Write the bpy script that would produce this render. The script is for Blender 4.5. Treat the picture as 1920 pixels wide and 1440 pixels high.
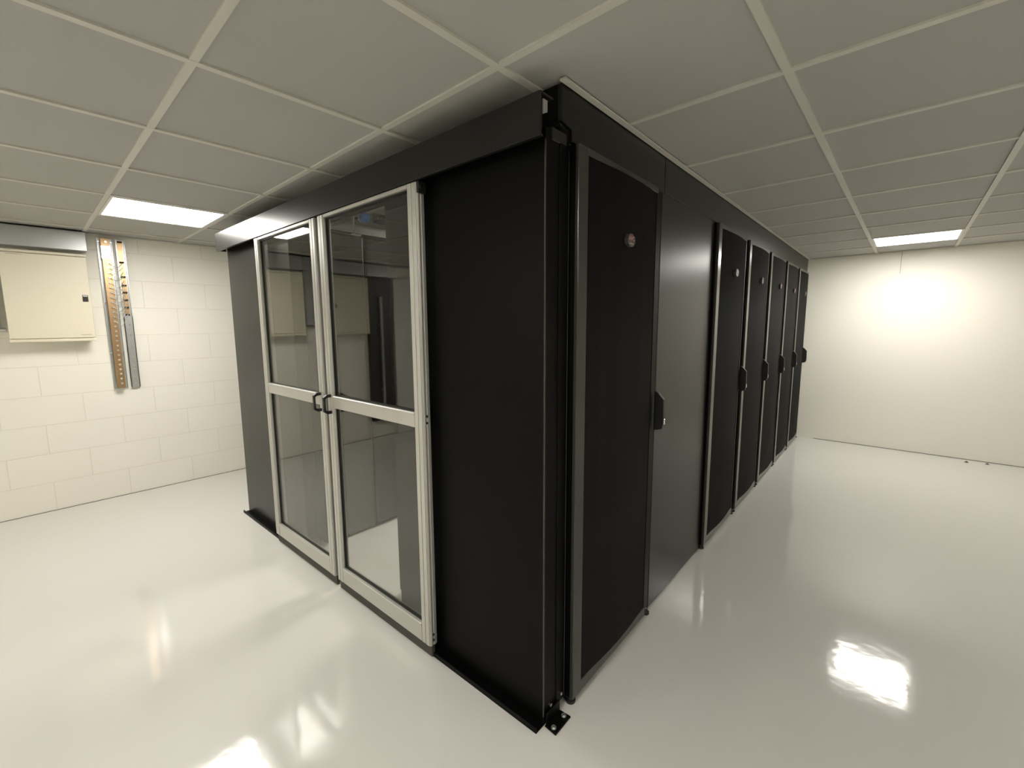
import bpy, bmesh, math, random
from mathutils import Vector, Matrix

random.seed(7)
for o in list(bpy.data.objects):
    bpy.data.objects.remove(o)
SC = bpy.context.scene
COL = SC.collection

# ------------------------------------------------------------------ camera
H = 2.131                       # ceiling height
YAW, PITCH, ROLL, FPX = -0.7442, 0.1266, -0.0087, 823.5
fw = Vector((math.sin(YAW) * math.cos(PITCH), math.cos(YAW) * math.cos(PITCH), -math.sin(PITCH)))
rt = Vector((math.cos(YAW), -math.sin(YAW), 0))
up = rt.cross(fw)
rt2 = rt * math.cos(ROLL) + up * math.sin(ROLL)
up2 = up * math.cos(ROLL) - rt * math.sin(ROLL)
cam = bpy.data.cameras.new('camera')
cam.sensor_fit = 'HORIZONTAL'
cam.sensor_width = 36
cam.lens = FPX / 1920 * 36
cam.shift_x = (960 - 942.75) / 1920
cam.shift_y = -(720 - 712.94) / 1920
cam.clip_start = 0.02
co = bpy.data.objects.new('camera', cam)
COL.objects.link(co)
M = Matrix((rt2, up2, -fw)).transposed().to_4x4()
M.translation = Vector((0, 0, 1.4045))
co.matrix_world = M
SC.camera = co

# ------------------------------------------------------------------ exposure, world
vs = SC.view_settings
vs.view_transform = 'Standard'
vs.look = 'None'
vs.exposure = 0.95
vs.gamma = 1.0
vs.use_curve_mapping = False
wd = bpy.data.worlds.new('world')
SC.world = wd
wd.use_nodes = True
wd.node_tree.nodes['Background'].inputs[0].default_value = (1, .95, .85, 1)
wd.node_tree.nodes['Background'].inputs[1].default_value = 0.02
LAMP = 17.0                     # radiance of the ceiling lamps' diffusers
LAMP_COL = (1.0, 0.965, 0.90)
try:
    SC.cycles.use_denoising = True
    SC.cycles.max_bounces = 16
    SC.cycles.diffuse_bounces = 8
    SC.cycles.glossy_bounces = 6
    SC.cycles.transparent_max_bounces = 16
    SC.cycles.sample_clamp_indirect = 8
except Exception:
    pass

# ------------------------------------------------------------------ materials
def mat(name, col, rough=.5, metal=0., spec=.5, bump=None, emit=None):
    m = bpy.data.materials.new(name)
    m.use_nodes = True
    nt = m.node_tree
    b = nt.nodes['Principled BSDF']
    b.inputs['Base Color'].default_value = (*col, 1)
    b.inputs['Roughness'].default_value = rough
    b.inputs['Metallic'].default_value = metal
    b.inputs['Specular IOR Level'].default_value = spec
    if emit:
        b.inputs['Emission Color'].default_value = (*emit[0], 1)
        b.inputs['Emission Strength'].default_value = emit[1]
    tc = nt.nodes.new('ShaderNodeTexCoord')
    no = nt.nodes.new('ShaderNodeTexNoise')
    sc, st, dist = bump or (60, .02, .001)
    no.inputs['Scale'].default_value = sc
    no.inputs['Detail'].default_value = 3
    nt.links.new(tc.outputs['Object'], no.inputs['Vector'])
    bp = nt.nodes.new('ShaderNodeBump')
    bp.inputs['Strength'].default_value = st
    bp.inputs['Distance'].default_value = dist
    nt.links.new(no.outputs['Fac'], bp.inputs['Height'])
    nt.links.new(bp.outputs['Normal'], b.inputs['Normal'])
    return m

M_BLACK = mat('black_powder_coat', (.0026, .0026, .0024), .42, 0, .10, (900, .03, .0004))
M_BLACK2 = mat('black_plastic', (.010, .010, .009), .45)
M_PANEL = mat('satin_black_sheet', (.0105, .0101, .0093), .31, 0, .36, (500, .02, .0003))
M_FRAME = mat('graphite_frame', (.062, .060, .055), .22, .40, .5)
M_ALU = mat('anodised_aluminium', (.56, .55, .51), .42, .55, .5, (300, .004, .0001))
M_OLIVE = mat('rubber_skirt', (.045, .043, .035), .6)
M_ZINC = mat('galvanised_steel', (.56, .57, .56), .33, .85, .5, (25, .05, .001))
M_DGREY = mat('grey_trunking_paint', (.48, .49, .49), .34, .6)
M_COPPER = mat('copper_bar', (.50, .335, .185), .34, .95)
M_TIN = mat('tinned_copper', (.85, .80, .72), .22, .95)
M_CREAM = mat('cream_enamel', (.72, .67, .53), .38, 0, .5, (200, .02, .0005))
M_CREAMLINE = mat('cream_label', (.52, .46, .33), .5)
M_CHROME = mat('bright_steel', (.72, .71, .68), .2, 1)
M_BLUE = mat('blue_plastic', (.11, .34, .95), .35)
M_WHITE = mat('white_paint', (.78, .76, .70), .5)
M_LGREY = mat('light_grey_sheet', (.84, .825, .78), .5)
M_RED = mat('red_badge', (.13, .012, .012), .35)
M_BADGE = mat('grey_badge', (.055, .055, .050), .42)
M_LETTER = mat('badge_lettering', (.36, .28, .26), .4)
M_WIRE = mat('wire_sheath', (.55, .56, .48), .5)
M_WDOOR = mat('pale_door_paint', (.74, .735, .70), .4)
M_SEAL = mat('sealant', (.20, .19, .16), .7)
M_DARKSLOT = mat('dark_slot', (.02, .016, .01), .6)
M_LAMPFRAME = mat('lamp_frame', (.82, .81, .78), .4)
M_GLOW = mat('lamp_diffuser', (.9, .9, .88), .5, emit=(LAMP_COL, LAMP))
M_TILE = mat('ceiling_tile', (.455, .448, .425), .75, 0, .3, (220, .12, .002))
M_GRID = mat('ceiling_grid', (.64, .63, .565), .5)
M_WALL = mat('white_wall_paint', (.85, .825, .74), .55, 0, .4, (140, .08, .002))

def perforated():
    """dark sheet with a fine staggered pattern of round holes"""
    m = mat('perforated_door_sheet', (.010, .0097, .009), .80, 0, .10)
    nt = m.node_tree
    b = nt.nodes['Principled BSDF']
    tc = nt.nodes.new('ShaderNodeTexCoord')
    vo = nt.nodes.new('ShaderNodeTexVoronoi')
    vo.inputs['Scale'].default_value = 150
    vo.inputs['Randomness'].default_value = 0.0
    nt.links.new(tc.outputs['Object'], vo.inputs['Vector'])
    rp = nt.nodes.new('ShaderNodeValToRGB')
    rp.color_ramp.elements[0].position = .30
    rp.color_ramp.elements[0].color = (.0075, .0075, .007, 1)
    rp.color_ramp.elements[1].position = .40
    rp.color_ramp.elements[1].color = (.0125, .012, .011, 1)
    nt.links.new(vo.outputs['Distance'], rp.inputs['Fac'])
    nt.links.new(rp.outputs['Color'], b.inputs['Base Color'])
    return m
M_MESH = perforated()

def block_wall():
    m = mat('painted_blockwork', (.85, .825, .74), .5)
    nt = m.node_tree
    b = nt.nodes['Principled BSDF']
    tc = nt.nodes.new('ShaderNodeTexCoord')
    sx = nt.nodes.new('ShaderNodeSeparateXYZ')
    cx = nt.nodes.new('ShaderNodeCombineXYZ')
    ad = nt.nodes.new('ShaderNodeMath'); ad.operation = 'ADD'; ad.inputs[1].default_value = 0.1724 + .4472 * 20
    nt.links.new(tc.outputs['Object'], sx.inputs[0])
    nt.links.new(sx.outputs['Y'], ad.inputs[0])
    nt.links.new(ad.outputs[0], cx.inputs[0])
    nt.links.new(sx.outputs['Z'], cx.inputs[1])
    br = nt.nodes.new('ShaderNodeTexBrick')
    br.inputs['Scale'].default_value = 1
    br.inputs['Brick Width'].default_value = .4472
    br.inputs['Row Height'].default_value = .2236
    br.inputs['Mortar Size'].default_value = .0032
    br.inputs['Mortar Smooth'].default_value = .6
    br.offset = .5
    br.inputs['Color1'].default_value = (.85, .825, .74, 1)
    br.inputs['Color2'].default_value = (.838, .812, .727, 1)
    br.inputs['Mortar'].default_value = (.775, .745, .65, 1)
    nt.links.new(cx.outputs[0], br.inputs['Vector'])
    nt.links.new(br.outputs['Color'], b.inputs['Base Color'])
    no = nt.nodes.new('ShaderNodeTexNoise')
    no.inputs['Scale'].default_value = 70
    nt.links.new(tc.outputs['Object'], no.inputs['Vector'])
    mx = nt.nodes.new('ShaderNodeMath'); mx.operation = 'MULTIPLY_ADD'
    mx.inputs[1].default_value = -1.0
    nt.links.new(br.outputs['Fac'], mx.inputs[0])
    sc = nt.nodes.new('ShaderNodeMath'); sc.operation = 'MULTIPLY'; sc.inputs[1].default_value = .25
    nt.links.new(no.outputs['Fac'], sc.inputs[0])
    nt.links.new(sc.outputs[0], mx.inputs[2])
    bp = nt.nodes.new('ShaderNodeBump')
    bp.inputs['Strength'].default_value = .5
    bp.inputs['Distance'].default_value = .004
    nt.links.new(mx.outputs[0], bp.inputs['Height'])
    nt.links.new(bp.outputs['Normal'], b.inputs['Normal'])
    return m
M_BLOCK = block_wall()

def floor_mat():
    m = mat('grey_epoxy_floor', (.645, .635, .592), .08, 0, .5)
    nt = m.node_tree
    b = nt.nodes['Principled BSDF']
    tc = nt.nodes.new('ShaderNodeTexCoord')
    n1 = nt.nodes.new('ShaderNodeTexNoise'); n1.inputs['Scale'].default_value = 7; n1.inputs['Detail'].default_value = 2
    n2 = nt.nodes.new('ShaderNodeTexNoise'); n2.inputs['Scale'].default_value = 55; n2.inputs['Detail'].default_value = 2
    nt.links.new(tc.outputs['Object'], n1.inputs['Vector'])
    nt.links.new(tc.outputs['Object'], n2.inputs['Vector'])
    b1 = nt.nodes.new('ShaderNodeBump'); b1.inputs['Strength'].default_value = .10; b1.inputs['Distance'].default_value = .010
    b2 = nt.nodes.new('ShaderNodeBump'); b2.inputs['Strength'].default_value = .07; b2.inputs['Distance'].default_value = .0012
    nt.links.new(n1.outputs['Fac'], b1.inputs['Height'])
    nt.links.new(n2.outputs['Fac'], b2.inputs['Height'])
    nt.links.new(b1.outputs['Normal'], b2.inputs['Normal'])
    nt.links.new(b2.outputs['Normal'], b.inputs['Normal'])
    return m
M_FLOOR = floor_mat()

def glass():
    m = bpy.data.materials.new('clear_glass')
    m.use_nodes = True
    nt = m.node_tree
    for n in list(nt.nodes):
        if n.type != 'OUTPUT_MATERIAL':
            nt.nodes.remove(n)
    out = next(n for n in nt.nodes if n.type == 'OUTPUT_MATERIAL')
    tr = nt.nodes.new('ShaderNodeBsdfTransparent'); tr.inputs[0].default_value = (.95, .95, .93, 1)
    gl = nt.nodes.new('ShaderNodeBsdfGlossy'); gl.inputs['Roughness'].default_value = .0
    gl.inputs['Color'].default_value = (.95, .95, .93, 1)
    fr = nt.nodes.new('ShaderNodeFresnel'); 
    ge = nt.nodes.new('ShaderNodeNewGeometry')
    io = nt.nodes.new('ShaderNodeMapRange')      # both faces of the pane reflect like glass in air
    io.inputs['To Min'].default_value = 1.52
    io.inputs['To Max'].default_value = 1 / 1.52
    nt.links.new(ge.outputs['Backfacing'], io.inputs['Value'])
    nt.links.new(io.outputs[0], fr.inputs['IOR'])
    mx = nt.nodes.new('ShaderNodeMixShader')
    nt.links.new(fr.outputs[0], mx.inputs[0])
    nt.links.new(tr.outputs[0], mx.inputs[1])
    nt.links.new(gl.outputs[0], mx.inputs[2])
    nt.links.new(mx.outputs[0], out.inputs[0])
    return m
M_GLASS = glass()

# ------------------------------------------------------------------ frames and builders
TH = 0.0202                     # the cabinet block stands at a slight angle to the walls
E0 = Vector((-0.8112, 1.0656, 0))
EM = Matrix.Translation(E0) @ Matrix.Rotation(TH, 4, 'Z')
IDM = Matrix.Identity(4)

class MB:
    def __init__(self):
        self.b = bmesh.new()
        self.mats = []
    def _slot(self, m):
        if m is None:
            return 0
        if m not in self.mats:
            self.mats.append(m)
        return self.mats.index(m)
    def _merge(self, t, m, smooth=False):
        k = self._slot(m)
        for f in t.faces:
            f.material_index = k
            f.smooth = smooth
        bmesh.ops.recalc_face_normals(t, faces=t.faces[:])
        me = bpy.data.meshes.new('t')
        t.to_mesh(me); t.free()
        self.b.from_mesh(me)
        bpy.data.meshes.remove(me)
    def box(self, x0, x1, y0, y1, z0, z1, bev=0, m=None, seg=1):
        t = bmesh.new()
        bmesh.ops.create_cube(t, size=1)
        for v in t.verts:
            v.co = Vector(((x0 + x1) / 2 + v.co.x * (x1 - x0), (y0 + y1) / 2 + v.co.y * (y1 - y0), (z0 + z1) / 2 + v.co.z * (z1 - z0)))
        if bev:
            bmesh.ops.bevel(t, geom=t.edges[:], offset=bev, segments=seg, affect='EDGES', profile=.5)
        self._merge(t, m)
        return self
    def cyl(self, a, b, r, m=None, n=20, r2=None, bev=0):
        a, b = Vector(a), Vector(b)
        t = bmesh.new()
        d = b - a
        bmesh.ops.create_cone(t, cap_ends=True, segments=n, radius1=r, radius2=r if r2 is None else r2, depth=d.length)
        q = Vector((0, 0, 1)).rotation_difference(d.normalized()).to_matrix().to_4x4()
        bmesh.ops.transform(t, matrix=Matrix.Translation((a + b) / 2) @ q, verts=t.verts[:])
        k = self._slot(m)
        self._merge(t, m)
        return self
    def prism(self, poly, axis, lo, hi, m=None, bev=0, seg=1):
        """poly in the two other axes (cyclic order xyz without `axis`), extruded lo..hi"""
        t = bmesh.new()
        def P(p, w):
            return {'YY': Vector((p[0], w, p[1])), 'x': Vector((w, p[0], p[1])), 'y': Vector((p[0], w, p[1])), 'z': Vector((p[0], p[1], w))}[axis]
        A = [t.verts.new(P(p, lo)) for p in poly]
        B = [t.verts.new(P(p, hi)) for p in poly]
        n = len(poly)
        t.faces.new(A); t.faces.new(B[::-1])
        for i in range(n):
            t.faces.new((A[i], B[i], B[(i + 1) % n], A[(i + 1) % n]))
        if bev:
            bmesh.ops.bevel(t, geom=t.edges[:], offset=bev, segments=seg, affect='EDGES', profile=.5)
        self._merge(t, m)
        return self
    def tube(self, pts, r, m=None, n=8):
        t = bmesh.new()
        pts = [Vector(p) for p in pts]
        rings = []
        for i, p in enumerate(pts):
            d = (pts[min(i + 1, len(pts) - 1)] - pts[max(i - 1, 0)]).normalized()
            a = d.orthogonal().normalized() if i == 0 else (prev - d * prev.dot(d)).normalized()
            prev = a
            c = d.cross(a)
            rings.append([t.verts.new(p + a * r * math.cos(2 * math.pi * k / n) + c * r * math.sin(2 * math.pi * k / n)) for k in range(n)])
        for i in range(len(rings) - 1):
            for k in range(n):
                t.faces.new((rings[i][k], rings[i][(k + 1) % n], rings[i + 1][(k + 1) % n], rings[i + 1][k]))
        t.faces.new(rings[0][::-1]); t.faces.new(rings[-1])
        self._merge(t, m, True)
        return self
    def build(self, name, material, parent=None, org=None, frame=IDM):
        """one mesh object; coordinates are given in the frame and moved to the origin of the thing"""
        if parent is not None:
            org = Vector(parent['_o'])
        org = Vector(org or (0, 0, 0))
        bmesh.ops.translate(self.b, verts=self.b.verts[:], vec=-org)
        me = bpy.data.meshes.new(name)
        self.b.to_mesh(me); self.b.free()
        if self.mats:
            for m in self.mats:
                me.materials.append(m)
        else:
            me.materials.append(material)
        o = bpy.data.objects.new(name, me)
        COL.objects.link(o)
        o['_o'] = tuple(org)
        if parent is not None:
            o.parent = parent
        else:
            o.matrix_world = frame @ Matrix.Translation(org)
        return o

def tag(o, label, cat, group=None):
    o['label'] = label
    o['category'] = cat
    if group:
        o['group'] = group
    return o

def thing(name, label, cat, org, frame=IDM, group=None):
    o = bpy.data.objects.new(name, None)
    o.empty_display_size = .1
    COL.objects.link(o)
    o.matrix_world = frame @ Matrix.Translation(Vector(org))
    o['_o'] = tuple(org)
    return tag(o, label, cat, group)

def struct(mb, name, material):
    o = mb.build(name, material)
    o['kind'] = 'structure'
    return o

def copy_tree(o, parent=None):
    c = o.copy()
    COL.objects.link(c)
    if parent is not None:
        c.parent = parent
    for ch in [x for x in bpy.data.objects if x.parent == o]:
        copy_tree(ch, c)
    return c

# ------------------------------------------------------------------ room shell
XL, XR, YF, YB = -4.7745, 4.30, -2.75, 6.3625
struct(MB().box(XL - .12, XR + .12, YF - .12, YB + .12, -.1, 0), 'floor', M_FLOOR)
struct(MB().box(XL - .12, XL, YF - .12, YB + .12, 0, H + .12), 'wall_left', M_BLOCK)
struct(MB().box(XL, XR, YB, YB + .12, 0, H + .12), 'wall_back', M_WALL)
struct(MB().box(XR, XR + .12, YF - .12, YB + .12, 0, H + .12), 'wall_right', M_WALL)
struct(MB().box(XL, XR, YF - .12, YF, 0, H + .12), 'wall_front', M_WALL)

GX, GY, T = -1.5217, .3935, .6
def cell(i, j):
    return GX + i * T, GX + (i + 1) * T, GY + j * T, GY + (j + 1) * T
LAMPS = [(-4, 0), (2, 8), (-2, 3), (-2, 4), (-3, -5), (1, -2), (6, -1), (6, 4)]
cl = MB()
i0, i1 = -6, 10
j0, j1 = -6, 10
for i in range(i0, i1):
    for j in range(j0, j1):
        x0, x1, y0, y1 = cell(i, j)
        x0, x1, y0, y1 = max(x0, XL), min(x1, XR), max(y0, YF), min(y1, YB)
        if x1 - x0 < .02 or y1 - y0 < .02 or (i, j) in LAMPS:
            continue
        cl.box(x0 + .004, x1 - .004, y0 + .004, y1 - .004, H + .007, H + .020, 0, M_TILE)
for i in range(i0, i1 + 1):
    x = GX + i * T
    if XL < x < XR:
        cl.box(x - .012, x + .012, YF, YB, H, H + .016, 0, M_GRID)
for j in range(j0, j1 + 1):
    y = GY + j * T
    if YF < y < YB:
        cl.box(XL, XR, y - .0115, y + .0115, H + .0005, H + .016, 0, M_GRID)
cl.box(XL, XR, YF, YB, H + .06, H + .12, 0, M_TILE)
ceil = struct(cl, 'ceiling', M_TILE)
# wall angle trims
tr = MB()
tr.box(XL, XL + .02, YF, YB, H - .003, H + .006)
tr.box(XR - .02, XR, YF, YB, H - .003, H + .006)
tr.box(XL, XR, YB - .02, YB, H - .003, H + .006)
tr.box(XL, XR, YF, YF + .02, H - .003, H + .006)
struct(tr, 'trim_1', M_GRID)
t2 = MB().box(-.014, .006, .096, 5.27, H - .006, H - .0005)
o = t2.build('trim_2', M_GRID, None, (0, 0, 0), EM); o['kind'] = 'structure'
struct(MB().box(-.75, XR, YB - .004, YB, 0, .006), 'baseboard_back', M_SEAL)
struct(MB().box(XL, XL + .004, YF, 3.0, 0, .004), 'foot_shade_left', M_SEAL)  # dark strip stands in for the thin shadow along the wall foot
# fine vertical board joint in the back wall
struct(MB().box(-.1195, -.1165, YB - .0012, YB, 1.90, H - .003), 'trim_3', M_SEAL)

# pale door on the left wall, left of the frame (seen only as a reflection)
dr = MB().box(XL, XL + .05, -2.30, -1.24, 0, 1.99, .004)
struct(dr, 'door_1', M_WDOOR)

# ------------------------------------------------------------------ ceiling lamps
LAMP_LABELS = {
    (-4, 0): 'square glowing ceiling panel light above the cream distribution box and copper bar',
    (2, 8): 'square glowing ceiling panel light near the plain white back wall',
    (-2, 3): 'square ceiling panel light inside the dark aisle, the nearer to the glass doors',
    (-2, 4): 'unseen square ceiling panel light added deeper inside the dark aisle between the racks',  # unseen, added to brighten the aisle interior
    (-3, -5): 'unseen square ceiling panel light added near the pale door, outside the picture',  # this and the following panels are unseen, added for even room light
    (1, -2): 'unseen square ceiling panel light added behind the viewpoint',
    (6, -1): 'unseen square ceiling panel light added right of the viewpoint, outside the picture',
    (6, 4): 'unseen square ceiling panel light added beyond the right picture edge, facing the far racks'}
for (i, j) in LAMPS:
    x0, x1, y0, y1 = cell(i, j)
    cx_, cy_ = (x0 + x1) / 2, (y0 + y1) / 2
    r = thing('ceiling_light', LAMP_LABELS[(i, j)], 'ceiling light', (cx_, cy_, H), IDM, 'recessed panel lights')
    h = .293
    f = MB()
    f.box(cx_ - .287, cx_ + .287, cy_ - .287, cy_ - .272, H - .002, H + .03, .001)
    f.box(cx_ - .287, cx_ + .287, cy_ + .272, cy_ + .287, H - .002, H + .03, .001)
    f.box(cx_ - .287, cx_ - .272, cy_ - .272, cy_ + .272, H - .002, H + .03, .001)
    f.box(cx_ + .272, cx_ + .287, cy_ - .272, cy_ + .272, H - .002, H + .03, .001)
    f.box(cx_ - .287, cx_ + .287, cy_ - .287, cy_ + .287, H + .03, H + .04)
    f.build('lamp_frame', M_LAMPFRAME, r)
    MB().box(cx_ - .272, cx_ + .272, cy_ - .272, cy_ + .272, H + .002, H + .012).build('diffuser', M_GLOW, r)

# ------------------------------------------------------------------ right-hand rack row
RW, PITCHR = .716, .720
def make_rack(v0):
    r = thing('server_rack', '-', 'server rack', (-.03, v0, 0), EM, 'server racks along the right side')
    b = MB()
    b.box(-1.06, -.032, v0 + .004, v0 + RW - .002, .018, 1.972, .003)
    b.build('body', M_BLACK, r)
    # perforated door: flat frame with a bulged perforated sheet
    a, z0, z1 = v0 + .003, .026, 1.968
    w1 = v0 + RW - .004
    d = MB()
    d.prism([(.010, a), (.010, a + .058), (-.004, a + .058), (-.006, a)], 'z', z0, z1, M_FRAME, .0035, 3)
    d.prism([(-.0062, a + .0005), (-.0050, a + .050), (-.030, a + .030), (-.030, a + .0005)], 'z', z0 + .001, z1 - .001, M_BLACK)
    d.prism([(.007, w1 - .092), (.007, w1 - .070), (-.012, w1 - .066), (-.012, w1), (-.030, w1), (-.030, w1 - .092)], 'z', z0, z1, M_BLACK, .0012)
    d.box(-.030, .0095, a + .05, w1 - .08, z0 + .001, z0 + .046, .0015, M_FRAME)
    d.box(-.030, .0095, a + .05, w1 - .08, z1 - .024, z1 - .001, .0015, M_FRAME)
    door = d.build('door', M_FRAME, r)
    # bulged sheet
    s = bmesh.new()
    n = 18
    va, vb = a + .058, w1 - .085
    cols = []
    for k in range(n + 1):
        tt = k / n
        uu = .004 + .015 * math.sin(math.pi * tt) ** .9
        cols.append([s.verts.new((uu, va + (vb - va) * tt, z)) for z in (z0 + .047, z1 - .025)])
    base = [[s.verts.new((-.006, va + (vb - va) * tt, z)) for z in (z0 + .047, z1 - .025)] for tt in (0, 1)]
    for k in range(n):
        f = s.faces.new((cols[k][0], cols[k + 1][0], cols[k + 1][1], cols[k][1])); f.smooth = True
    s.faces.new([c[1] for c in cols] + [base[1][1], base[0][1]])
    s.faces.new([c[0] for c in cols][::-1] + [base[0][0], base[1][0]])
    mb = MB(); mb.b = s
    bmesh.ops.recalc_face_normals(s, faces=s.faces[:])
    mb.build('perforated_sheet', M_MESH, door)
    # paddle handle at the right edge
    hb = MB()
    hv = w1 - .024
    hb.prism([(-.004, 1.100), (.012, 1.092), (.040, 1.060), (.042, .955), (.036, .926), (.012, .918), (-.004, .915)], 'y', hv, hv + .020, M_BLACK2, .002)
    hb.box(.0405, .0445, hv + .004, hv + .016, .945, .972, .002, M_CHROME)
    hb.build('handle', M_BLACK2, door)
    # round badge with red lettered upper half
    bv, bz, br = v0 + .338, 1.712, .024
    g = MB()
    g.cyl((.014, bv, bz), (.032, bv, bz), br, M_BADGE, 28)
    seg = [(bv + br * .93 * math.cos(t), bz + br * .93 * math.sin(t)) for t in [math.radians(-12 + 204 * k / 20) for k in range(21)]]
    g.prism(seg, 'x', .0320, .0328, M_RED)
    cu = bpy.data.curves.new('t', 'FONT')
    cu.body = 'APC'
    cu.size = .0205
    cu.align_x = 'CENTER'
    cu.extrude = .0004
    cu.offset = .0004
    to = bpy.data.objects.new('t', cu)
    COL.objects.link(to)
    dg = bpy.context.evaluated_depsgraph_get()
    me = bpy.data.meshes.new_from_object(to.evaluated_get(dg))
    bpy.data.objects.remove(to)
    t = bmesh.new(); t.from_mesh(me)
    for v in t.verts:
        v.co = Vector((.0332 + v.co.z, bv + v.co.x, bz - .001 + v.co.y))
    g._merge(t, M_LETTER)
    bpy.data.meshes.remove(me)
    g.box(.0320, .0326, bv - .013, bv + .013, bz - .014, bz - .011, 0, M_LETTER)
    for v in g.b.verts:
        v.co.y = bv + (v.co.y - bv) * 1.3
    g.build('badge', M_BADGE, door)
    for vv in (v0 + .022, v0 + RW - .028):
        ft = MB()
        ft.cyl((-.012, vv, 0), (-.012, vv, .009), .019, M_BLACK2, 18)
        ft.cyl((-.012, vv, .008), (-.012, vv, .030), .007, M_CHROME, 12)
        ft.box(-.03, -.004, vv - .014, vv + .014, .017, .026, .001, M_BLACK2)
        ft.build('levelling_foot', M_BLACK2, r)
    return r

V1 = .170
rack = make_rack(V1)
rack['label'] = 'black server rack with red lettered badge, nearest the camera beside the black end panel'
RL = ['black server rack directly beyond the smooth blank panel, second badge along the side',
      'black perforated-door server rack with the third badge along the side',
      'black perforated-door server rack, fourth along the side, middle of the five beyond the blank panel',
      'black perforated-door server rack next to last before the white back wall',
      'black perforated-door server rack at the far end touching the white back wall']
for k in range(5):
    c = copy_tree(rack)
    c.matrix_world = EM @ Matrix.Translation(Vector((-.03, 1.665 + PITCHR * k, 0)))
    c['label'] = RL[k]

# smooth blank panel unit between the first rack and the five
bp = thing('blank_panel_unit', 'smooth glossy dark grey full-height blank panel between two black server racks', 'panel', (-.03, .893, 0), EM)
MB().box(-1.06, -.034, .893, 1.655, .012, 1.965, .003).build('body', M_BLACK, bp)
MB().box(-.034, -.014, .893, 1.655, .006, 1.973, .004).build('front_panel', M_PANEL, bp)

# ------------------------------------------------------------------ header above the racks, up to the ceiling
hp = thing('header_panel', 'short black header panel above the nearest rack, reaching the ceiling corner', 'panel', (-.03, .115, 1.975), EM, 'black header panels up to the ceiling')
hb = MB()
hb.prism([(.115, 2.022), (.172, 2.012), (.172, 1.976), (.926, 1.976), (.926, H - .001), (.115, H - .001)], 'x', -.034, -.018, None, .0015)
hb.build('side_sheet', M_PANEL, hp)
hb = MB().prism([(-2.82, 1.945), (-.115, 1.945), (-.115, 2.024), (-.034, 2.024), (-.034, H - .001), (-2.82, H - .001)], 'YY', .1145, .131, None, .0015)
hb.build('front_sheet', M_BLACK, hp)
hp2 = MB()
hp2.box(-.034, -.018, .930, 5.262, 1.976, H - .001, .0015)
tag(hp2.build('header_panel', M_PANEL, None, (-.03, .93, 1.975), EM), 'long black header panel above the blank panel and far racks, up to the ceiling', 'panel', 'black header panels up to the ceiling')

# ------------------------------------------------------------------ front: fixed end panels
ep = thing('end_panel', 'wide matt black end panel right of the glass doors', 'panel', (-.5, .1, 0), EM, 'fixed black end panels')
MB().box(-.855, -.025, .040, .112, .0056, 1.985, .004, None, 3).build('sheet', M_BLACK, ep)
MB().box(-.110, -.022, .112, .166, .030, 2.008, .003).build('corner_post', M_BLACK, ep)
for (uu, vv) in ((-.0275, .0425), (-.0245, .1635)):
    MB().cyl((uu, vv, .035), (uu, vv, 1.95), .0032, None, 14).build('edge_glint', M_FRAME, ep)  # paler rods stand in for lamplight caught on the folded sheet edges
MB().box(-.060, -.0215, .070, .150, 1.955, 1.992, .003).build('post_cap', M_BLACK2, ep)
for (vv, zz) in ((.076, .080), (.142, .080)):
    MB().cyl((-.026, vv, zz - .02), (-.018, vv, zz - .02), .0065, None, 12).build('bolt', M_CHROME, ep)
ep2 = thing('end_panel', 'narrow black end panel left of the glass doors, facing the white block wall', 'panel', (-2.3, .1, 0), EM, 'fixed black end panels')
MB().box(-2.822, -2.10, .040, .112, .0056, 1.985, .004, None, 2).build('sheet', M_PANEL, ep2)
MB().box(-2.0995, -1.82, .041, .112, .0056, 1.985, .002).build('inner_sheet', M_BLACK, ep2)
MB().cyl((-2.826, .075, .05), (-2.821, .075, .05), .007, None, 12).build('bolt', M_CHROME, ep2)

# sliding door track cover along the top
fc = thing('door_track_cover', 'long black box cover over the sliding door track below the ceiling', 'track cover', (-1.4, 0, 1.935), EM)
fb = MB()
fb.prism([(-.026, 1.932), (-.026, 2.051), (.038, 2.051), (.038, 2.046), (-.020, 2.046), (-.020, 1.937), (-.010, 1.937), (-.010, 1.932)], 'x', -2.832, .004, None, .0008)
fb.build('cover', M_PANEL, fc)
MB().box(-2.832, -2.828, -.024, .036, 1.936, 2.048).build('end_cap', M_PANEL, fc)
MB().prism([(-.016, 1.990), (-.016, 2.030), (.004, 2.030), (.004, 2.0)], 'x', .0035, .0075, None).build('end_bracket', M_ZINC, fc)
MB().box(-2.80, -.03, .006, .034, 1.975, 2.040, .002).build('rail', M_BLACK, fc)

# floor guides
for (ua, ub, lab) in ((-2.812, -1.975, 'black angle floor guide at the foot of the narrow left end panel'),
                      (-.812, -.026, 'black angle floor guide at the foot of the wide right end panel')):
    g = MB()
    g.box(ua, ub, -.002, .100, 0.0005, .005)
    g.box(ua, ub, -.002, .003, .0005, .020, .001)
    tag(g.build('floor_guide', M_BLACK, None, ((ua + ub) / 2, 0, 0), EM), lab, 'floor guide', 'floor guides')

# floor bracket at the near corner
fbk = thing('floor_bracket', 'black bolted floor bracket at the near bottom corner of the cabinet block', 'bracket', (0, .08, 0), EM)
MB().prism([(-.020, .040), (.029, .036), (.029, .131), (-.020, .128)], 'z', .0006, .007, None, .001).build('plate', M_BLACK, fbk)
MB().box(-.0195, -.014, .045, .125, .0071, .050, .001).build('upright', M_BLACK, fbk)
for vv in (.052, .115):
    b = MB(); b.cyl((.010, vv, .0071), (.010, vv, .010), .0095, None, 20); b.cyl((.010, vv, .010), (.010, vv, .015), .0065, None, 6)
    b.build('bolt', M_ZINC, fbk)

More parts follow.
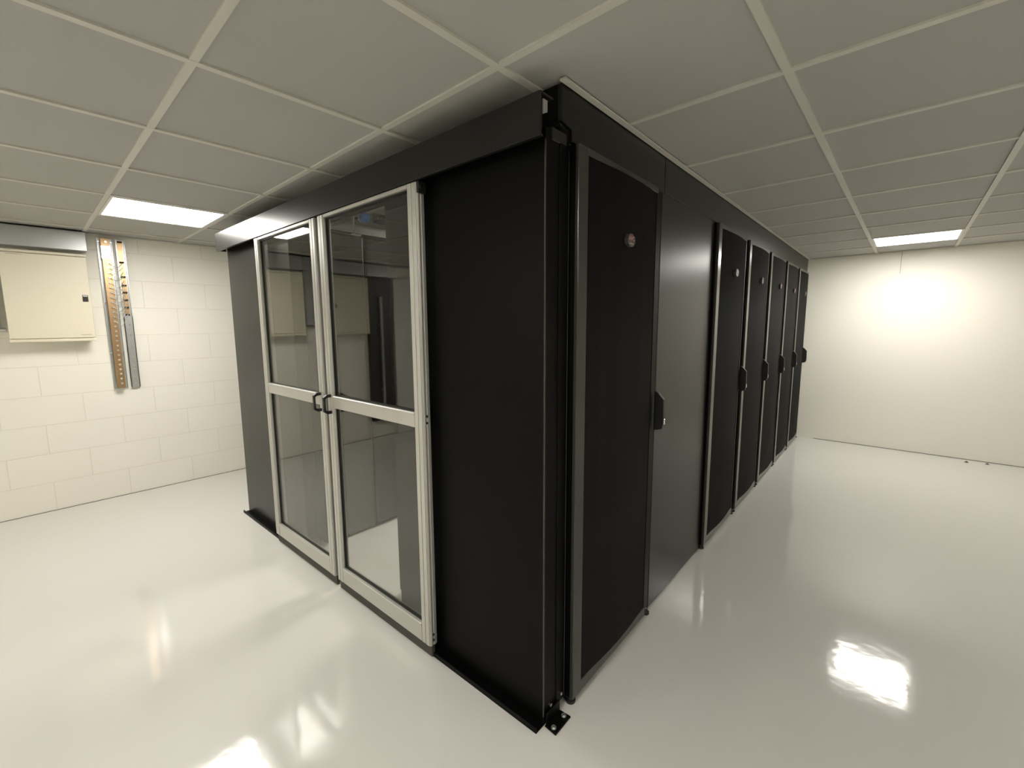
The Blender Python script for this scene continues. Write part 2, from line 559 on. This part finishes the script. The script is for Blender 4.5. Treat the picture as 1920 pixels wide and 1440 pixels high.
# ------------------------------------------------------------------ glazed sliding doors
def make_door(u0, u1, label, handle_u, right):
    r = thing('sliding_door', label, 'door', ((u0 + u1) / 2, 0, .055), EM, 'glazed sliding aisle doors')
    zb, zt = .056, 1.930
    st = .056
    va, vb = -.020, .018
    def stile(a, b, outer_left):
        m = MB()
        m.box(a, b, va + .002, vb, zb, zt, .0015)
        m.box(a + .004, (a + b) / 2 - .002, va - .0015, va + .004, zb + .001, zt - .001, .001)
        m.box((a + b) / 2 + .002, b - .004, va - .0015, va + .004, zb + .001, zt - .001, .001)
        if right:
            m.box(b - .001, b + .003, va + .006, va + .012, zb + .001, zt - .04, .0008)
            m.box(b - .001, b + .003, va + .020, va + .032, zb + .001, zt - .04, .0008)
        m.build('stile', M_ALU, r)
    stile(u0, u0 + st, True)
    stile(u1 - st, u1, False)
    a, b = u0 + st, u1 - st
    for (z0, z1, nm) in ((zt - .014, zt, 'top_rail'), (.995, 1.056, 'middle_rail'), (zb, zb + .082, 'bottom_rail')):
        m = MB()
        m.box(a, b, va, vb, z0, z1, .0015)
        if nm != 'top_rail':
            m.box(a, b, va - .002, va + .006, z1 - .012, z1 - .002, .001)
        m.build(nm, M_ALU, r)
    for (z0, z1) in ((1.056, zt - .014), (zb + .082, .995)):
        p = MB().box(a - .004, b + .004, -.003, .003, z0 - .004, z1 + .004).build('glass_pane', M_GLASS, r)
        s = MB()
        for (x0, x1, w0, w1) in ((a, a + .007, z0, z1), (b - .007, b, z0, z1), (a, b, z0, z0 + .006), (a, b, z1 - .006, z1)):
            s.box(x0, x1, -.007, .007, w0, w1)
        s.build('gasket', M_BLACK2, p)
    # D handles outside and inside
    for (v0, sg) in ((va - .001, -1), (vb, 1)):
        hm = MB()
        pr = .040 * sg
        for z in (.972, 1.056):
            hm.prism([(v0, z - .007), (v0 + pr * .55, z - .007), (v0 + pr, z - .007 + (.012 if z < 1 else -.012)), (v0 + pr, z + .007 + (.012 if z < 1 else -.012)), (v0 + pr * .55, z + .007), (v0, z + .007)], 'x', handle_u - .008, handle_u + .008, None, .0012)
        lo, hi = sorted((v0 + pr - .009 * sg, v0 + pr))
        hm.box(handle_u - .008, handle_u + .008, lo, hi, .978, 1.050, .0012)
        hm.build('handle', M_BLACK2, r)
    MB().box(u0 + .002, u1 - .002, -.010, .006, .003, .057, .001).build('skirt', M_OLIVE, r)
    if right:
        k = MB()
        k.box(u1 - .001, u1 + .012, -.018, .020, 1.890, 1.931, .002, M_BLACK2)
        k.cyl((u1 + .011, -.003, 1.912), (u1 + .016, -.003, 1.912), .0055, M_CHROME, 14)
        k.build('end_stop', M_BLACK2, r)
        for z in (1.045, 1.018, .105, .080):
            MB().cyl((u1 - .001, -.002, z), (u1 + .0035, -.002, z), .005, None, 10).build('screw', M_DARKSLOT, r)
    else:
        MB().box(u1, u1 + .020, -.006, .006, .03, 1.93).build('meeting_seal', M_BLACK2, r)
    return r
make_door(-2.148, -1.372, 'left aluminium framed glass sliding door beside the narrow black end panel', -1.412, False)
make_door(-1.340, -.570, 'right aluminium framed glass sliding door beside the wide black end panel', -1.306, True)

# ------------------------------------------------------------------ inside the aisle (through the glass)
cu_ = thing('cooling_unit', 'narrow dark cabinet just inside the glass doors, left of the aisle', 'cabinet', (-1.82, .2, 0), EM)
MB().box(-2.80, -1.835, .170, .522, .01, 1.972, .003).build('body', M_BLACK, cu_)
MB().box(-1.868, -1.850, .190, .520, 1.9725, 1.994, .002).build('top_lip', M_BLACK, cu_)
m = MB(); m.box(-1.835, -1.818, .272, .518, .03, 1.968, .010, None, 3)
m.build('door', M_PANEL, cu_)
lr = thing('server_rack', 'dark server rack deeper inside the aisle, seen through the right glass door', 'server rack', (-1.82, .53, 0), EM)
MB().box(-2.80, -1.835, .528, 1.24, .01, 1.972, .003).build('body', M_BLACK, lr)
MB().box(-1.835, -1.818, .532, 1.236, .03, 1.968, .010, None, 3).build('door', M_PANEL, lr)
MB().box(-1.868, -1.850, .530, 1.238, 1.9725, 1.994, .002).build('top_lip', M_BLACK, lr)
lr2 = thing('server_rack', 'dark server rack furthest inside the aisle on its left side', 'server rack', (-1.82, 1.25, 0), EM)
MB().box(-2.80, -1.835, 1.245, 5.2, .01, 1.972, .003).build('body', M_BLACK, lr2)
tag(MB().box(-2.19, -2.17, .15, 3.4, 1.973, H - .002, .002).build('containment_sheet', M_LGREY, None, (-2.18, .5, 1.973), EM),
    'pale grey upright sheet on top of the racks behind the glass', 'panel')
rd = thing('hanger_rod', 'thin white hanger rod with foot plate on the rack top behind the glass', 'rod', (-1.835, .465, 1.972), EM)
MB().cyl((-1.830, .465, 1.978), (-1.830, .465, H - .001), .0055, None, 10).build('rod', M_WHITE, rd)
MB().box(-1.848, -1.814, .435, .505, 1.9725, 1.982, .001).build('foot_plate', M_WHITE, rd)
bs = thing('power_connector', 'round blue power connector hanging above the racks behind the glass', 'connector', (-1.80, .53, 2.09), EM)
MB().cyl((-1.83, .535, 2.094), (-1.775, .520, 2.084), .029, None, 14).build('cap', M_BLUE, bs)
MB().cyl((-1.875, .545, 2.100), (-1.830, .535, 2.094), .024, None, 14).build('collar', M_WHITE, bs)
MB().tube([(-1.86, .54, 2.10), (-1.90, .49, 2.09), (-1.90, .45, 2.075), (-1.88, .415, 2.09), (-1.87, .40, 2.12)], .006).build('cable', M_BLACK2, bs)
ct = thing('cable_tray', 'black slotted cable tray under the aisle ceiling behind the glass', 'tray', (-1.7, .6, 2.06), EM)
tm = MB()
tm.box(-1.765, -1.760, .560, 3.0, 2.074, 2.118)
k = .560
while k < 3.0:
    tm.box(-1.765, -1.760, k, k + .014, 2.060, 2.075)
    k += .030
tm.box(-1.765, -1.62, .560, 3.0, 2.056, 2.060)
tm.build('tray', M_BLACK, ct)
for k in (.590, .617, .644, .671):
    MB().box(-1.7590, -1.7575, k, k + .013, 2.090, 2.096).build('lamp_glint', M_WHITE, ct)  # white dashes stand in for lamp light glimpsed past the tray

# ------------------------------------------------------------------ left wall: trunking, distribution boxes, earth bars
XF = XL + .12
tk = MB()
tk.box(XL + .001, XF - .004, -1.25, .398, 1.985, 2.124, .002)
tag(tk.build('cable_trunking', M_DGREY, None, (XL, 0, 1.985)), 'grey metal trunking along the top of the wall above the cream box', 'trunking')
tv = thing('cable_trunking_drop', 'grey vertical trunking between the cream boxes at the left picture edge', 'trunking', (XL, -.22, 1.40))
MB().box(XL + .001, XL + .075, -.345, -.098, 1.410, 1.985, .002).build('duct', M_DGREY, tv)
MB().cyl((XL + .03, -.36, 1.396), (XL + .03, -.075, 1.396), .013).build('conduit', M_ZINC, tv)
def dist_box(y0, label):
    w = .455
    r = thing('distribution_box', label, 'electrical box', (XL, y0 + w / 2, 1.305), IDM, 'cream distribution boxes')
    MB().box(XL + .001, XF - .016, y0 + .012, y0 + w - .012, 1.325, 1.940, .003).build('body', M_CREAM, r)
    d = MB()
    d.box(XF - .015, XF, y0 + .003, y0 + w - .003, 1.331, 1.936, .004, None, 2)
    door = d.build('door', M_CREAM, r)
    l = MB()
    l.box(XF - .013, XF + .001, y0, y0 + w, 1.305, 1.327, .005, None, 2)
    l.build('bottom_lip', M_CREAM, r)
    l = MB()
    l.box(XF - .013, XF - .001, y0, y0 + w, 1.940, 1.958, .004, None, 2)
    l.build('top_lip', M_CREAM, r)
    k = MB()
    yk = y0 + .404
    k.box(XF - .001, XF + .003, yk, yk + .032, 1.603, 1.654, .002, M_DARKSLOT)
    k.box(XF + .003, XF + .0045, yk + .003, yk + .029, 1.641, 1.652, .0005, M_DGREY)
    k.build('latch', M_DARKSLOT, door)
    MB().box(XF - .0005, XF + .0008, y0 + .372, y0 + .432, 1.350, 1.357).build('name_plate', M_CREAMLINE, door)
    MB().box(XF - .0005, XF + .0008, y0 + .040, y0 + .120, 1.922, 1.927).build('label_strip', M_CREAMLINE, door)
    return r
dist_box(-.067, 'cream square distribution box on the block wall left of the copper bar')
dist_box(-.835, 'cream distribution box outside the left picture edge, mirrored in the right glass door')

rc = thing('riser_cupboard', 'dark grey riser cupboard outside the left picture edge, mirrored in the right glass door', 'cupboard', (XL, -1.04, .25))
MB().box(XL + .001, XL + .060, -1.200, -.875, .22, 1.980, .003).build('body', M_BLACK2, rc)
MB().cyl((XL + .085, -1.02, .30), (XL + .085, -1.02, 1.75), .020, None, 16).build('conduit', M_ZINC, rc)
for z in (.6, 1.4):
    MB().box(XL + .060, XL + .075, -1.045, -.995, z, z + .02).build('clip', M_ZINC, rc)

# copper earth bar on a galvanised channel
eb = thing('earth_bar', 'copper earth bar with a row of bolts on a galvanised wall channel', 'earth bar', (XL, .51, .9))
c = MB()
c.box(XL + .001, XL + .005, .466, .556, .905, 2.108)
c.box(XL + .005, XL + .020, .466, .470, .905, 2.108)
c.box(XL + .005, XL + .020, .552, .556, .905, 2.108)
c.build('channel', M_ZINC, eb)
bar = MB().box(XL + .046, XL + .054, .484, .536, .915, 2.104, .001).build('copper_bar', M_COPPER, eb)
MB().box(XL + .0541, XL + .060, .482, .538, 1.945, 2.045, .001).build('link_plate', M_TIN, eb)
for z in (1.0, 1.50, 1.98):
    MB().cyl((XL + .005, .510, z), (XL + .046, .510, z), .016, None, 14).build('insulator', M_DARKSLOT, eb)
zz = [1.915 - .0385 * k for k in range(26)]
for k, z in enumerate([2.075] + zz):
    MB().cyl((XL + .053, .514, z), (XL + .064, .514, z), .0085, None, 10).build('bolt', M_TIN, eb)
for (yy, z) in ((.474, 1.60), (.474, 1.20), (.550, 1.20), (.549, 2.08), (.474, 2.08)):
    MB().cyl((XL + .004, yy, z), (XL + .022, yy, z), .006, None, 10).build('fixing_screw', M_CHROME, eb)
for k in range(13):
    z = zz[k]
    z2 = 1.93 - .034 * k
    dz = random.uniform(.02, .06)
    pts = [Vector((XL + .062, .514, z)), Vector((XL + .066, .535, z - .015)), Vector((XL + .055, .555, z - dz)), Vector((XL + .035, .580, (z + z2) / 2 - dz)), Vector((XL + .030, .605, z2 - .01))]
    sm = []
    for a in range(len(pts) - 1):
        for q in range(4):
            sm.append(pts[a].lerp(pts[a + 1], q / 4))
    sm.append(pts[-1])
    MB().tube(sm, .0021, None, 6).build('earth_wire', M_WIRE, eb)

ch = thing('wall_channel', 'narrow galvanised slotted wall channel right of the copper earth bar', 'channel', (XL, .606, .9))
c = MB()
c.box(XL + .001, XL + .005, .576, .634, .912, 2.108)
c.box(XL + .005, XL + .024, .576, .581, .912, 2.108)
c.box(XL + .005, XL + .024, .629, .634, .912, 2.108)
c.box(XL + .020, XL + .024, .576, .634, .912, 1.500)
c.build('channel', M_ZINC, ch)
MB().box(XL + .006, XL + .010, .588, .621, 1.505, 2.100).build('copper_strip', M_COPPER, ch)
for z in (2.090, 1.93, 1.815, 1.747, 1.69, 1.63, 1.57, 1.51):
    MB().box(XL + .010, XL + .025, .590, .618, z - .006, z + .006, .001).build('clip', M_DARKSLOT, ch)
for z in (1.43, 1.34, 1.25, 1.15, 1.09, 1.06, .99, .94):
    MB().cyl((XL + .023, .606, z), (XL + .031, .606, z), .0065, None, 10).build('stud', M_TIN, ch)

# ------------------------------------------------------------------ small floor studs by the back wall
for (x, y, lab) in ((.525, 6.238, 'small dark floor stud by the back wall, nearer the cabinets'),
                    (.669, 6.274, 'small dark floor stud by the back wall, nearer the right picture edge')):
    t = MB(); t.cyl((x, y, 0.0005), (x, y, .006), .014, None, 14); t.cyl((x, y, .006), (x, y, .014), .007, None, 6)
    tag(t.build('floor_stud', M_SEAL, None, (x, y, 0)), lab, 'floor stud', 'floor studs')

for o in bpy.data.objects:
    if '_o' in o.keys():
        del o['_o']
